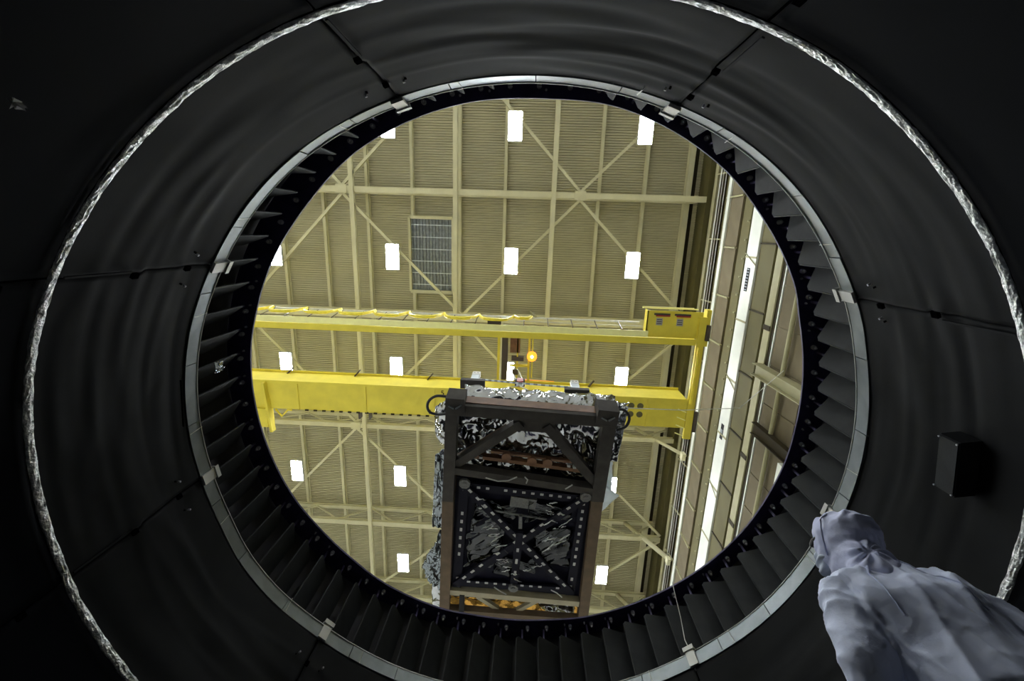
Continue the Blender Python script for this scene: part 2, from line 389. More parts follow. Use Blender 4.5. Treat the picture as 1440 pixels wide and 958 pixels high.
while y < 27:
    MB().box((XW-.08, y+.04, 17.52), (XW-.05, y+2.7, 18.63)).build('sheet_panel', M['wallp'], t)
    MB().box((XW-.11, y-.02, 17.5), (XW-.081, y+.05, 18.64)).build('joint_strip', M['brownd'], t); y += 2.75
t = wallslab('cream_wall_beam', 17.05, 17.5, .12, M['cream'], 'narrow cream beam under the olive panels with dark clamps', 'beam')
for y in (-3.6, .72, 6.3, 9.6, 12.0): MB().box((XW-.15, y-.1, 16.82), (XW-.121, y+.1, 17.3)).build('clamp', M['brownd'], t)
tag(MB().box((XW-.06, Y0+.01, 16.6), (XW-.003, Y1-.01, 17.03)).build('dark_strip', M['brownd']), 'dark brown strip below the narrow cream beam', 'channel')  # plain dark brown slab under the beam
tag(MB().box((XW-.10, Y0+.02, 16.50), (XW-.002, Y1-.02, 16.56)).build('sill_strip', M['white']), 'thin white sill strip under the dark brown strip', 'trim')
t = tag(MB().tube([(XW-.2, Y0+.1, 15.4), (XW-.2, Y1-.1, 15.4)], .08, 12).build('wall_pipe', M['cream'], smooth=True), 'pale round pipe low on the right wall near the rim', 'pipe')
# lower wall panels and cross posts
t = tag(MB().box((XW-.04, Y0+.02, 10.0), (XW-.002, Y1-.02, 16.48)).build('lower_wall_panels', M['wallb']), 'brownish grey sheet panels at the foot of the right wall', 'wall panel')
y = -8.7
while y < 27:
    for z in (10.2, 12.3, 14.4):
        MB().box((XW-.07, y+.02, z), (XW-.04, y+1.5, z+2.06)).build('panel', M['wallb'], t)
    y += 1.54
for y, lb in ((-10.8, 'above the opening'), (2.4, 'upper of the two seen'), (4.7, 'lower of the two seen'), (14.9, 'beyond the lower rim')):
    dark = (y == 4.7)
    o = MB().ibeam((XW-.28, y, Z_HALL+.01), (XW-.28, y, 16.45 if dark else 17.02), .38 if not dark else .22, .48, .03, up=(0, 1, 0)).build('wall_column', M['cream'] if not dark else M['brownd'])
    tag(o, ('cream' if not dark else 'dark brown') + ' steel wall column rising from the rim, ' + lb, 'column', 'wall columns')
tag(MB().box((XW-.5, 5.0, 11.5), (XW-.075, 12.5, 14.2)).build('white_wall_cabinet', M['white']), 'large white cabinet box against the foot of the right wall', 'cabinet')
# big knee braces
for y in (9.42, 16.45, 22.4):
    t = empty('knee_brace', (XW-.7, y, 22.5), 'beige tubular knee brace from truss to right wall, %s' % {9.42: 'below the girder end', 16.45: 'the thick one beside the satellite', 22.4: 'lowest near the rim'}[y], 'brace', 'knee braces')
    MB().tube([(XW-2.3, y, Z_CH_T-.1), (XW-.25, y, 22.6)], .15 if y > 10 else .10, 10).build('strut', M['steel'], t, smooth=True)
    MB().box((XW-.5, y-.2, 22.4), (XW-.3, y+.2, 22.75)).build('foot_plate', M['steel'], t)

# ================================================================== the bridge crane
ZG = 19.0
cr = empty('bridge_crane', (-5, 4, ZG), 'yellow double-girder overhead bridge crane spanning the opening', 'crane')
GX0, GX1 = -21.0, 7.6
# narrow upper girder
MB().box((GX0, 1.46, ZG+.0), (5.45, 1.74, ZG+.04)).build('walkway', M['yellowp'], cr, label='walkway deck on the narrow girder, yellow paled to look lit')
MB().box((GX0, 1.80, ZG), (GX1, 1.99, ZG+.55)).build('narrow_girder', M['yellow'], cr)
MB().box((GX0, 1.76, ZG-.03), (GX1, 2.04, ZG)).build('girder_flange', M['yellow'], cr)
# wide girder
MB().box((GX0, 4.66, ZG), (GX1, 6.05, ZG+1.35)).build('wide_girder', M['yellow'], cr)
MB().box((GX0, 4.55, ZG+1.34), (GX1, 6.16, ZG+1.40)).build('girder_flange', M['yellow'], cr)
MB().box((GX0, 4.60, ZG-.03), (GX1, 4.72, ZG)).build('girder_edge', M['yellow'], cr)
for x in (-17.5, -14.2, -10.8, -7.5, -4.2, -.8, 2.5, 5.8):
    MB().box((x-.03, 4.72, ZG-.05), (x+.03, 6.05, ZG)).build('stiffener', M['yellow'], cr)
for k in range(26):
    x = -10.5 + k*.42
    MB().box((x, 6.02, ZG-.05), (x+.16, 6.09, ZG-.0)).build('flange_lug', M['brownd'], cr)
for pu, pv in ((408, 525), (503, 528), (605, 533), (831, 543)): MB().bar(atz(pu-4, pv+4, ZG+1.2)+Vector((0, -.1, 0)), atz(pu+4, pv-5, ZG+1.3)+Vector((0, -.1, 0)), .06, .12).build('clip', M['hoistd'], cr)
for xx in (-7.95, -7.45): MB().box((xx, 6.06, ZG+.1), (xx+.08, 6.45, ZG+.4)).build('bumper', M['hoistd'], cr)
# cable drum end at the left rim
MB().box((-14.6, 6.05, ZG-.15), (-12.35, 7.0, ZG+.4)).build('end_platform', M['yellow'], cr)
MB().bar((-12.35, 4.7, ZG-.10), (-12.15, 7.2, ZG-.12), .12, .3).build('platform_bracket', M['yellow'], cr)
MB().tube([(-12.1, 6.2, ZG+.2), (-11.7, 6.45, ZG), (-11.5, 6.2, ZG+.2), (-11.3, 6.2, ZG+.2)], .05, 6).build('cable_loop', M['yellowc'], cr)
# faded dots (emblem remains) on the underside near right end
for dx, dy in ((0, 0), (.42, 0), (0, .42), (.42, .42)):
    MB().disc((5.05+dx, 5.05+dy, ZG-.008), (0, 0, 1), .15, .01, 14).build('faded_spot', M['wallp'], cr, label='faded round spot')
# numerals at the girder's ends
def text(s, loc, size, m, parent, rot=(PI, 0, 0), name='lettering'):
    cu = bpy.data.curves.new(name, 'FONT'); cu.body = s; cu.size = size; cu.extrude = .004; cu.align_x = 'CENTER'; cu.align_y = 'CENTER'
    o = bpy.data.objects.new('tmp', cu); C.objects.link(o)
    bpy.context.view_layer.update()
    me = bpy.data.meshes.new_from_object(o.evaluated_get(bpy.context.evaluated_depsgraph_get())); bpy.data.objects.remove(o)
    me.materials.clear(); me.materials.append(m)
    q = place(name, me, loc, parent); q.rotation_euler = rot; return q
text('5', (-3.8, 4.86, ZG-.03), .35, M['hole'], cr)
text('5', (-4.4, 5.85, ZG-.03), .30, M['hole'], cr)
text('50', (-13.1, 5.8, ZG-.03), .34, M['hole'], cr)
# handrail with festoon cable above the narrow girder
for z_, yy in ((ZG+1.1, 1.30),): MB().tube([(GX0, yy, z_), (5.3, yy, z_)], .045, 6).build('handrail', M['wire'], cr)
MB().tube([(-.5, 1.38, ZG+.6), (5.3, 1.38, ZG+.6)], .022, 6).build('handrail', M['wire'], cr)
x = -19.9
while x < 5.4:
    MB().tube([(x, 1.44, ZG+.0), (x, 1.30, ZG+1.1)], .022, 5).build('rail_post', M['hoistd'], cr); x += 1.1
x = -20.5; pitch = 1.66
while x < .2:
    n = 10; xe = min(x + pitch, .25)
    pts = [(x + (xe-x)*(.5-.5*math.cos(PI*k/n)) if False else x + (xe-x)*k/n, 1.24, ZG+1.05 - .95*(1-(2*k/n-1)**4)*(1 if xe-x > 1 else .4)) for k in range(n+1)]
    MB().tube(pts, .075, 6).build('festoon_cable', M['yellowc'], cr)
    MB().box((x-.06, 1.2, ZG+1.0), (x+.06, 1.34, ZG+1.12)).build('cable_trolley', M['hoistd'], cr); x = xe if xe < .2 else 9
MB().box((-1.75, 1.3, ZG+.15), (-1.15, 1.5, ZG+.5)).build('motor', M['hoistd'], cr)
MB().bar((.15, 1.0, ZG+1.3), (.45, 1.25, ZG+1.1), .09, .09).build('cable_end', M['cream'], cr)
# right end: basket box with signs
MB().box((5.35, .55, ZG+.10), (7.8, 1.75, ZG+.14)).build('platform_floor', M['yellow'], cr)
MB().box((5.35, .55, ZG+.10), (5.41, 1.75, ZG+.5)).build('platform_side', M['yellow'], cr)
MB().tube([(5.35, .55, ZG+1.0), (7.7, .55, ZG+1.0)], .04, 6).tube([(5.35, .5, ZG+.5), (7.7, .5, ZG+.5)], .03, 6).build('platform_rail', M['yellowp'], cr)
for xx, tx in ((5.75, 'EGRESS'), (6.65, 'CAUTION')):
    s_ = MB().box((xx-.10, .66, ZG+.06), (xx+.60, .74, ZG+.10)).build('sign_bar', M['hoistd'], cr)
    MB().box((xx-.02, .74, ZG+.06), (xx+.60, .80, ZG+.10)).build('sign_bar', M['red'], cr, label='red strip of the sign')
    st = MB().box((xx+.02, .88, ZG+.085), (xx+.30, 1.2, ZG+.10)).build('sticker', M['tape'], cr)
    for q in range(3): MB().box((xx+.05, .93+.09*q, ZG+.078), (xx+.26, .96+.09*q, ZG+.0849)).build('print_line', M['hoistd'], st)
# end truck on the runway
MB().box((7.62, .75, ZG-.02), (7.95, 6.6, ZG+.12)).build('end_truck', M['yellow'], cr)
MB().box((7.95, .45, ZG+.1), (8.15, 2.1, ZG+.45)).build('end_truck_nose', M['yellow'], cr)
MB().tube([(7.72, 2.1, ZG-.1), (7.70, 4.8, ZG-.1)], .07, 8).build('conduit', M['yellowc'], cr)
for ya, yb in ((1.1, 1.8), (5.2, 6.2)): MB().box((7.96, ya, ZG-.1), (8.12, yb, ZG+.05)).build('wheel_cover', M['hoistd'], cr)
for k, yy in enumerate((5.2, 5.6, 6.0, 6.4)): MB().bar((7.2, yy-.1, ZG-.02), (7.6, yy+.05, ZG-.02), .04, .04).build('step', M['yellowp'], cr)
# trolley between the girders
tx0 = -1.35
MB().box((tx0-.0, 2.1, ZG+1.3), (tx0+.12, 5.0, ZG+1.5)).build('trolley_rail', M['yellow'], cr)
MB().box((tx0+1.5, 2.1, ZG+1.3), (tx0+1.6, 5.0, ZG+1.5)).build('trolley_rail', M['yellow'], cr)
MB().box((tx0+.95, 2.1, ZG+1.3), (tx0+1.02, 5.0, ZG+1.45)).build('trolley_rail', M['yellow'], cr)
MB().box((tx0+.22, 2.1, ZG+1.25), (tx0+.5, 4.5, ZG+1.7)).build('hoist_drum', M['hoistd'], cr)
MB().box((tx0+.62, 2.3, ZG+1.3), (tx0+1.1, 3.1, ZG+1.8)).build('gearbox', M['rust'], cr, label='rust brown gearbox')
MB().box((tx0+.7, 3.3, ZG+1.25), (tx0+1.3, 3.5, ZG+1.5)).build('cross_piece', M['hoistd'], cr)
MB().box((tx0+.6, 3.7, ZG+1.2), (tx0+1.5, 3.78, ZG+1.4)).build('cross_piece', M['yellow'], cr)
MB().box((tx0+.75, 3.95, ZG+1.2), (tx0+1.05, 4.2, ZG+1.4)).build('limit_switch', M['hoistd'], cr)
bc = atz(748, 502, ZG+.9)
MB().disc(bc, (0, 0, 1), .24, .12, 18).build('warning_beacon', M['beacon'], cr, label='glowing orange warning beacon, disc widened by its halo')  # wide disc takes in the orange halo around the core
MB().disc(bc - Vector((0, 0, .02)), (0, 0, 1), .07, .02, 12).build('beacon_core', M['beaconc'], cr)
MB().tube([bc + Vector((.02, -1.2, .1)), bc + Vector((.02, 1.1, .1))], .035, 6).build('beacon_mast', M['yellow'], cr)
# hook block and falls
hk = atz(731, 541, 13.1)
hb = empty('hook_block', hk, 'small crane hook block with red centre hanging above the satellite', 'hook')
for dx, dy in ((-.12, 0), (.12, 0), (-.05, .1), (.07, -.1)):
    MB().tube([hk + Vector((dx, dy, .3)), Vector((tx0+.85+dx*2, 4.0+dy, ZG+1.3))], .012, 5).build('wire_rope', M['wire'], hb)
MB().disc(hk + Vector((-.16, 0, .2)), (1, 0, 0), .13, .06, 14).build('sheave', M['hoistd'], hb)
MB().disc(hk + Vector((.10, 0, .2)), (1, 0, 0), .13, .06, 14).build('sheave', M['hoistd'], hb)
MB().box(hk + Vector((-.10, -.1, .05)), hk + Vector((.10, .1, .36))).build('block_body', M['red'], hb, label='red block body')
MB().tube([hk + Vector((.0 + .09*math.sin(a), 0, -.05 - .09*math.cos(a))) for a in [k*.45 for k in range(11)]], .03, 8).build('hook', M['lug'], hb, smooth=True)

# ================================================================== lifting frame and satellite: plane tilted a little, near edge low
def F(u, v, off=0.0):
    d = ray(u, v); k = .172; zz0, yy0 = 10.0 + off*1.0147, 1.45
    # z = zz0 + k (y - yy0)
    t = (zz0 + k*(CAM.y - yy0) - CAM.z) / (d.z - k*d.y); return CAM + d*t
NRM = Vector((0, -.172, 1)).normalized()
fr = empty('lifting_cradle', F(735, 700), 'heavy dark steel lifting cradle under the satellite, braces and corner blocks', 'cradle')
def fbar(name, a, b, w_, h_, m, off=0, par=None, label=None):
    return MB().bar(F(a[0], a[1], off), F(b[0], b[1], off), w_, h_, NRM).build(name, M[m], par or fr, label=label)
fbar('side_rail', (637, 566), (631, 700), .30, .32, 'frame'); fbar('side_rail', (631, 700), (626, 852), .31, .32, 'framebrown', label='brown lower half of the left side rail')
fbar('side_rail', (858, 580), (839, 700), .33, .32, 'frame'); fbar('side_rail', (839, 700), (819, 866), .30, .32, 'framebrown', label='brown lower half of the right side rail')
fbar('end_beam', (632, 572), (864, 590), .30, .3, 'frame', -.02)
fbar('end_beam_edge', (655, 563), (842, 578), .07, .30, 'rust', .12, label='rust orange upper edge of the end beam')
fbar('middle_beam', (636, 658), (836, 688), .22, .25, 'frame', -.02)
fbar('rear_beam', (627, 829), (814, 846), .22, .2, 'frametan', -.02, label='tan rear cross beam')
fbar('rear_beam', (628, 858), (812, 872), .34, .2, 'framebrown', .02, label='brown rearmost beam')
fbar('rear_deck', (655, 869), (712, 873), .16, .05, 'cream', .0, label='pale deck plate'); fbar('rear_deck', (722, 874), (800, 874), .2, .05, 'cream', .0, label='pale deck plate')
fbar('diagonal_brace', (733, 594), (640, 652), .22, .2, 'frame', .02); fbar('diagonal_brace', (768, 597), (838, 678), .24, .2, 'frame', .02)
fbar('brace_edge', (712, 600), (642, 643), .05, .2, 'framebrown', .16)
fbar('gusset', (722, 592), (782, 596), .5, .12, 'frame', .04)
fbar('diagonal_brace', (672, 838), (700, 856), .14, .12, 'frametan', .12, label='tan rear brace'); fbar('diagonal_brace', (758, 842), (724, 860), .14, .12, 'frametan', .12, label='tan rear brace')
fbar('hanging_plate', (650, 836), (649, 861), .16, .08, 'hole', -.1)
for (a, b) in (((629, 563), (655, 565)), ((838, 579), (867, 582))):
    c0 = F(*a); c1 = F(*b)
    MB().bar(c0, c1, .42, .5, NRM).build('corner_block', M['frame'], fr)
    mid = (c0+c1)/2 - NRM*.27
    MB().bar(mid + Vector((-.15, -.02, 0)), mid + Vector((-.02, .05, 0)), .03, .04).bar(mid + Vector((.02, .05, 0)), mid + Vector((.16, -.05, 0)), .03, .04).build('latch', M['alu'], fr)
def loop(pts, r, m, par, name='hose_loop', n=7):
    P = [F(*p) for p in pts]; Q = []
    for i in range(len(P)-1):
        a = P[max(i-1, 0)]; b = P[i]; c = P[i+1]; d = P[min(i+2, len(P)-1)]
        for k in range(5):
            t = k/5; Q.append(.5*((2*b) + (c-a)*t + (2*a-5*b+4*c-d)*t*t + (3*b-a-3*c+d)*t**3))
    Q.append(P[-1]); return MB().tube(Q, r, n).build(name, M[m], par, smooth=True)
loop([(628, 558), (614, 557), (604, 563), (601, 572), (605, 580), (616, 583), (628, 582)], .035, 'rubber', fr)
loop([(866, 576), (878, 577), (885, 588), (880, 600), (868, 605)], .035, 'rubber', fr)
# lifting lugs on top
for (u, v, lb) in ((666, 536, 'left'), (810, 549, 'right')):
    p = atz(u, v, 12.3)
    t = empty('lifting_lug', p, 'pale grey upright lifting lug on a dark shoe, %s end of the spreader strap' % lb, 'lug', 'lifting lugs')
    MB().box(p + Vector((-.36, -.12, -.28)), p + Vector((.36, .15, -.1))).build('shoe', M['frame'], t)
    MB().box(p + Vector((-.10, -.06, -.1)), p + Vector((.12, .08, .45))).build('upright', M['lug'], t)
    MB().box(p + Vector((-.11, -.07, .45)), p + Vector((.13, .09, .72))).build('cap', M['bright'], t)
    for q in (-.04, .06): MB().disc(p + Vector((q, -.075, .6)), (0, 1, 0), .02, .01, 8).build('pin_hole', M['hole'], t)
a = atz(670, 533, 12.85); b = atz(729, 539, 12.9); c = atz(804, 545, 12.85)
st = empty('spreader_strap', b, 'thin striped grey spreader rod between the two lifting lugs', 'rod')
n = 14
for k in range(n):
    p0 = a + (b-a)*(k/n); p1 = a + (b-a)*((k+1)/n)
    MB().tube([p0, p1], .028, 6).build('rod_segment', M['lug'] if k % 2 else M['greywin'], st)
    p0 = b + (c-b)*(k/n); p1 = b + (c-b)*((k+1)/n)
    MB().tube([p0, p1], .028, 6).build('rod_segment', M['lug'] if k % 2 else M['greywin'], st)
MB().tube([hk + Vector((0, 0, -.1)), F(757, 557, 1.6)], .018, 5).build('lifting_sling', M['wire'], hb)
MB().tube([hk + Vector((0, 0, -.1)), F(690, 549, 1.6)], .015, 5).build('lifting_sling', M['wire'], hb)
MB().tube([(-.35, 4.55, ZG+1.45), (1.5, 4.58, ZG+1.45)], .06, 6).build('orange_strap', M['orange'], cr, label='orange strap lying on the wide girder')

# satellite body
sat = empty('satellite', F(735, 740, .6), 'satellite wrapped in crumpled silver and gold foil with a dark square base panel', 'satellite')
def crumple(name, A, B, Cc, D, nu, nv, amp, m, par, seed=0, scale=1.0, bulge=0.0, label=None, ragged=0.0, fold=1.0, dirn=None):
    A, B, Cc, D = map(Vector, (A, B, Cc, D)); nrm = (B-A).cross(D-A).normalized(); v = []; f = []
    off = Vector((seed*7.3, seed*3.1, seed*1.7))
    for j in range(nv+1):
        for i in range(nu+1):
            s, t = i/nu, j/nv
            p = (A*(1-s) + B*s)*(1-t) + (D*(1-s) + Cc*s)*t
            q = (p + off)*scale*2.2
            if dirn is not None: q = q - dirn*(q.dot(dirn)*.78)
            d, _ = noise.voronoi(q*1.3); e = (d[1]-d[0])
            h_ = noise.noise(q)*.6 + (abs(noise.noise(q*2.3)) - .2)*.9*fold - e*.45
            h_ += noise.noise(q*5.1)*.22
            p = p + nrm*(amp*h_ + bulge*math.sin(PI*s)*math.sin(PI*t))
            if ragged and (i in (0, nu) or j in (0, nv)): p += noise.noise_vector(q*1.3)*ragged
            v.append(p)
    for j in range(nv):
        for i in range(nu):
            k = j*(nu+1)+i; f.append((k, k+1, k+nu+2, k+nu+1))
    o = meshobj(name, v, f, m, par, False, label)
    for p_ in o.data.polygons: p_.use_smooth = True
    mod = o.modifiers.new('thick', 'SOLIDIFY'); mod.thickness = .01
    return o
# core box above the frame (dark, so nothing shows through)
c0 = F(650, 600, .9); 
core = MB(); b0 = [F(640, 600, .75), F(856, 612, .75), F(822, 858, .75), F(628, 846, .75)]; t0 = [p + Vector((0, 0, 1.0)) for p in b0]
core.add(b0+t0, [(0,1,2,3),(7,6,5,4),(0,4,5,1),(1,5,6,2),(2,6,7,3),(3,7,4,0)]).build('body', M['panel'], sat)
crumple('thermal_blanket', F(642, 582, .35), F(852, 597, .35), F(852, 670, .55), F(640, 655, .55), 70, 26, .22, M['mli'], sat, 1, 1.1, label='crumpled silver blanket in the upper bay')
crumple('thermal_blanket', F(650, 572, .35), F(862, 584, .35), F(866, 556, .95), F(654, 541, .95), 70, 12, .16, M['mli'], sat, 2, 1.1, bulge=.15, label='silver blanket along the top edge')
crumple('thermal_blanket', F(836, 590, .3), F(850, 590, .3), F(886, 566, .9), F(830, 560, .9), 20, 14, .15, M['mli'], sat, 3, 1.2)
crumple('thermal_blanket', F(858, 566, .7), F(884, 572, .6), F(868, 648, .3), F(846, 650, .3), 14, 34, .16, M['mli'], sat, 4, 1.2, bulge=.2, label='silver blanket bulging past the right rail')
crumple('thermal_blanket', F(640, 552, .5), F(612, 572, .4), F(612, 612, .3), F(640, 640, .3), 16, 30, .2, M['mli'], sat, 5, 1.2, bulge=.25, label='silver blanket bulging past the left rail')
crumple('plastic_drape', F(630, 630, .4), F(612, 640, .3), F(608, 740, .3), F(632, 752, .4), 24, 50, .20, M['film'], sat, 6, 1.5, label='hanging grey plastic drape')
crumple('plastic_drape', F(630, 735, .4), F(616, 752, .3), F(593, 800, .3), F(632, 830, .4), 24, 50, .20, M['film'], sat, 7, 1.5)
crumple('plastic_drape', F(632, 780, .35), F(595, 790, .5), F(602, 822, .35), F(632, 830, .4), 24, 50, .20, M['film'], sat, 8, 1.5)
crumple('thermal_blanket', F(630, 770, .5), F(606, 790, .5), F(608, 862, .4), F(628, 858, .4), 12, 30, .10, M['mli'], sat, 9, 1.5)
crumple('plastic_bag', F(846, 650, .4), F(862, 650, .5), F(860, 690, .5), F(842, 712, .4), 10, 16, .08, M['bag'], sat, 10, .9, label='pale blue translucent plastic')
crumple('plastic_bag', F(848, 680, .3), F(871, 697, .3), F(848, 718, .3), F(840, 726, .3), 8, 8, .05, M['bag'], sat, 11, .9)
crumple('thermal_blanket', F(834, 715, .4), F(844, 720, .4), F(826, 866, .4), F(816, 866, .4), 5, 44, .08, M['mli'], sat, 12, 1.4)
crumple('thermal_blanket', F(640, 665, .55), F(648, 668, .55), F(636, 830, .55), F(626, 830, .55), 5, 44, .10, M['gold'], sat, 13, 1.4, label='gold foil strip beside the panel')
crumple('gold_blanket', F(630, 836, .35), F(812, 850, .35), F(812, 872, .55), F(630, 866, .55), 70, 10, .14, M['gold'], sat, 14, 1.4, label='gold foil below the rear beam')
crumple('thermal_blanket', F(755, 846, .27), F(808, 850, .27), F(806, 868, .35), F(770, 864, .35), 20, 8, .12, M['mli'], sat, 15, 1.4)
# rust coloured structure in the upper bay
MB().bar(F(668, 640, .2), F(830, 662, .2), .10, .16, NRM).build('adapter_rail', M['rust'], sat, label='rust coloured adapter rail')
MB().bar(F(690, 634, .25), F(812, 650, .25), .07, .1, NRM).build('adapter_rail', M['rust'], sat, label='rust coloured adapter rail')
for (u, v) in ((712, 644), (748, 650), (770, 652)): MB().disc(F(u, v, .12), NRM, .13, .12, 12).build('clamp_ring', M['rust'], sat)
for (u, v) in ((674, 643), (700, 652), (806, 657), (798, 655)): MB().box(F(u, v, .05), F(u, v, .05) + Vector((.08, .05, .12))).build('clip', M['tape'], sat)
# dark square base panel
PO = .12
q = [F(642, 672, PO), F(836, 694, PO), F(812, 840, PO), F(630, 828, PO)]
MB().add(q + [p + NRM*.08 for p in q], [(0,1,2,3),(7,6,5,4),(0,4,5,1),(1,5,6,2),(2,6,7,3),(3,7,4,0)]).build('base_panel', M['panel'], sat)
def G(s, t, off):   # inside the square panel
    a_ = (648 + (828-648)*s, 678 + (698-678)*s); b_ = (637 + (806-637)*s, 824 + (836-824)*s)
    return F(a_[0] + (b_[0]-a_[0])*t, a_[1] + (b_[1]-a_[1])*t, off)
for k, (sA, sB, tA, tB) in enumerate(((.12, .46, .16, .30), (.10, .38, .34, .78), (.62, .90, .34, .72), (.55, .88, .12, .26), (.34, .66, .70, .80))):
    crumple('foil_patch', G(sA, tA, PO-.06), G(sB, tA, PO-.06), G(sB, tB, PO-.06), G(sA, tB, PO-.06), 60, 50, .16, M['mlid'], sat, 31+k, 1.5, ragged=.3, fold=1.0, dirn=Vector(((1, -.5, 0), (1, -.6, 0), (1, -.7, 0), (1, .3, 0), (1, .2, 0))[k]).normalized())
for k in range(46):
    s_, t_, dx_ = random.choice(((.26, .58, -.5), (.26, .45, -.4), (.74, .55, -.7), (.76, .42, -.7), (.70, .18, .2), (.22, .22, .3), (.42, .80, .2), (.60, .80, -.2)))
    s_ += random.uniform(-.09, .09); t_ += random.uniform(-.10, .10); L_ = random.uniform(.03, .10); dd_ = dx_ + random.uniform(-.5, .5)
    pts = [G(s_ + L_*q/5, t_ + L_*dd_*q/5 + random.uniform(-.006, .006), PO-.25-.03*math.sin(q)) for q in range(6)]
    wd = [random.uniform(.006, .022)*math.sin(PI*(q+.6)/6.2) + .003 for q in range(6)]
    MB().tube(pts, wd, 4).build('foil_glint', M['foil'], sat)  # thin bright slivers modelled as glints along the foil folds
def sbar(name, s0, t0_, s1, t1, w_, h_, m, off): return MB().bar(G(s0, t0_, off), G(s1, t1, off), w_, h_, NRM).build(name, M[m], sat)
for e in ((.0, .03, 1, .03), (.0, .96, 1, .96), (.03, 0, .03, 1), (.97, 0, .97, 1)): sbar('rim_strut', *e, .26, .08, 'strut', PO-.1)
dg = [((.02, .02), (.98, .98)), ((.98, .02), (.02, .98)), ((.5, .5), (.5, .98))]
for (s0, t0_), (s1, t1) in dg: sbar('cross_strut', s0, t0_, s1, t1, .22, .08, 'strut', PO-.2)
MB().bar(G(.47, .5, PO-.22), G(.53, .5, PO-.22), .6, .1, NRM).build('hub', M['strut'], sat)
sbar('grey_box', .40, .12, .60, .13, .35, .12, 'disc', PO-.1); sbar('crossbar', .28, .24, .74, .28, .04, .04, 'disc', PO-.18)
sbar('nozzle', .49, .26, .50, .38, .10, .10, 'disc', PO-.2)
def dashes(s0, t0_, s1, t1, n_, off):
    for k in range(n_):
        if random.random() < .15: continue
        a_ = (k+.25)/n_; b_ = (k+.62)/n_
        MB().bar(G(s0+(s1-s0)*a_, t0_+(t1-t0_)*a_, off), G(s0+(s1-s0)*b_, t0_+(t1-t0_)*b_, off), .07, .01, NRM).build('tape_mark', M['tape'], sat)
dashes(.04, .035, .96, .035, 13, PO-.145); dashes(.02, .95, .98, .95, 13, PO-.145); dashes(.03, .03, .03, .97, 12, PO-.145); dashes(.97, .05, .97, .97, 12, PO-.145)
dashes(.05, .05, .95, .95, 14, PO-.245); dashes(.95, .05, .05, .95, 14, PO-.245); dashes(.5, .55, .5, .9, 3, PO-.245)
for (s, t_) in ((.03, .02), (.98, .02), (.5, .99)):
    p = G(s, t_, PO-.30); MB().disc(p, NRM, .155, .08, 8).disc(p - NRM*.02, NRM, .07, .03, 12).build('mounting_disc', M['disc'], sat)
for k, pts in enumerate([[(683, 672), (700, 677), (715, 676), (727, 671)], [(738, 671), (742, 675), (740, 680)], [(695, 826), (704, 832), (712, 836)], [(775, 830), (783, 834), (790, 840)], [(795, 688), (805, 682)]]):
    MB().tube([F(u, v, -.2) for u, v in pts], .018, 5).build('loose_cord', M['tape'], sat)
# ================================================================== thin guy wire
tag(MB().tube([F(884, 574, .3), atz(960, 577, 13.5), atz(1040, 574, 16.0), Vector((XW-.3, 1.9, 15.2))], .014, 5).build('guy_wire', M['wire']), 'thin pale wire strung from the satellite to the right wall', 'wire')

# ================================================================== the vacuum chamber
# outer vessel wall (structure) with a flat floor
n = 144; v = []; f = []
for k in range(n): t = 2*PI*k/n; v += [pol(4.72, t, 0), pol(4.72, t, Z_OPEN+.06), pol(4.85, t, Z_OPEN+.06), pol(4.85, t, 0)]
for k in range(n):
    a, b = 4*k, 4*((k+1) % n)
    for q in range(4): f.append((a+q, b+q, b+(q+1) % 4, a+(q+1) % 4))
tag(meshobj('wall_chamber', v, f, M['vessel'], smooth=False), kind='structure')
wc = bpy.data.objects['wall_chamber']
fl = MB().disc((0, 0, -.06), (0, 0, 1), 4.85, .06, 96).build('floor', M['cfloor']); tag(fl, kind='structure')
fl.name = 'floor_chamber'
# shroud panels: nine to a row, two rows, the joints are stepped
SEAM0 = math.radians(10.6)
def jog(z): return math.radians(.0 if z < 4.05 else .35) if z > 3.3 else math.radians(.15 if z > 2.2 else -.3)
dents = [(random.uniform(0, 2*PI), random.uniform(3.6, 4.7), random.uniform(.18, .5), random.uniform(.12, .3), random.choice((-1, 1))*random.uniform(.012, .03)) for _ in range(46)]
def wallr(t, z, up):
    s = (z - Z_FOIL)/(Z_RING - Z_FOIL); s = min(1, max(0, s))
    r = (R_FOIL(t)*(1-s) + R_RING(t)*s + .012) if up else R_FOIL(t) + .02
    p = pol(4.1, t, z)
    r += .004*noise.noise(p*1.1) + .003*noise.noise(p*2.7 + Vector((4, 4, 4)))
    if up:
        r += -.006*math.exp(-((z-4.42-.09*noise.noise(Vector((math.cos(t)*2.2, math.sin(t)*2.2, 0))))/.035)**2)*(.5+.8*abs(noise.noise(p*1.7)))
        for (a, zz, wa, hz, am) in dents:
            x = abs((t-a+PI) % (2*PI) - PI)/wa; y_ = (z-zz)/hz; d = x*x + y_*y_
            if d < 4: r += am*math.exp(-(d-1)**2*2.2)*.33
    return r
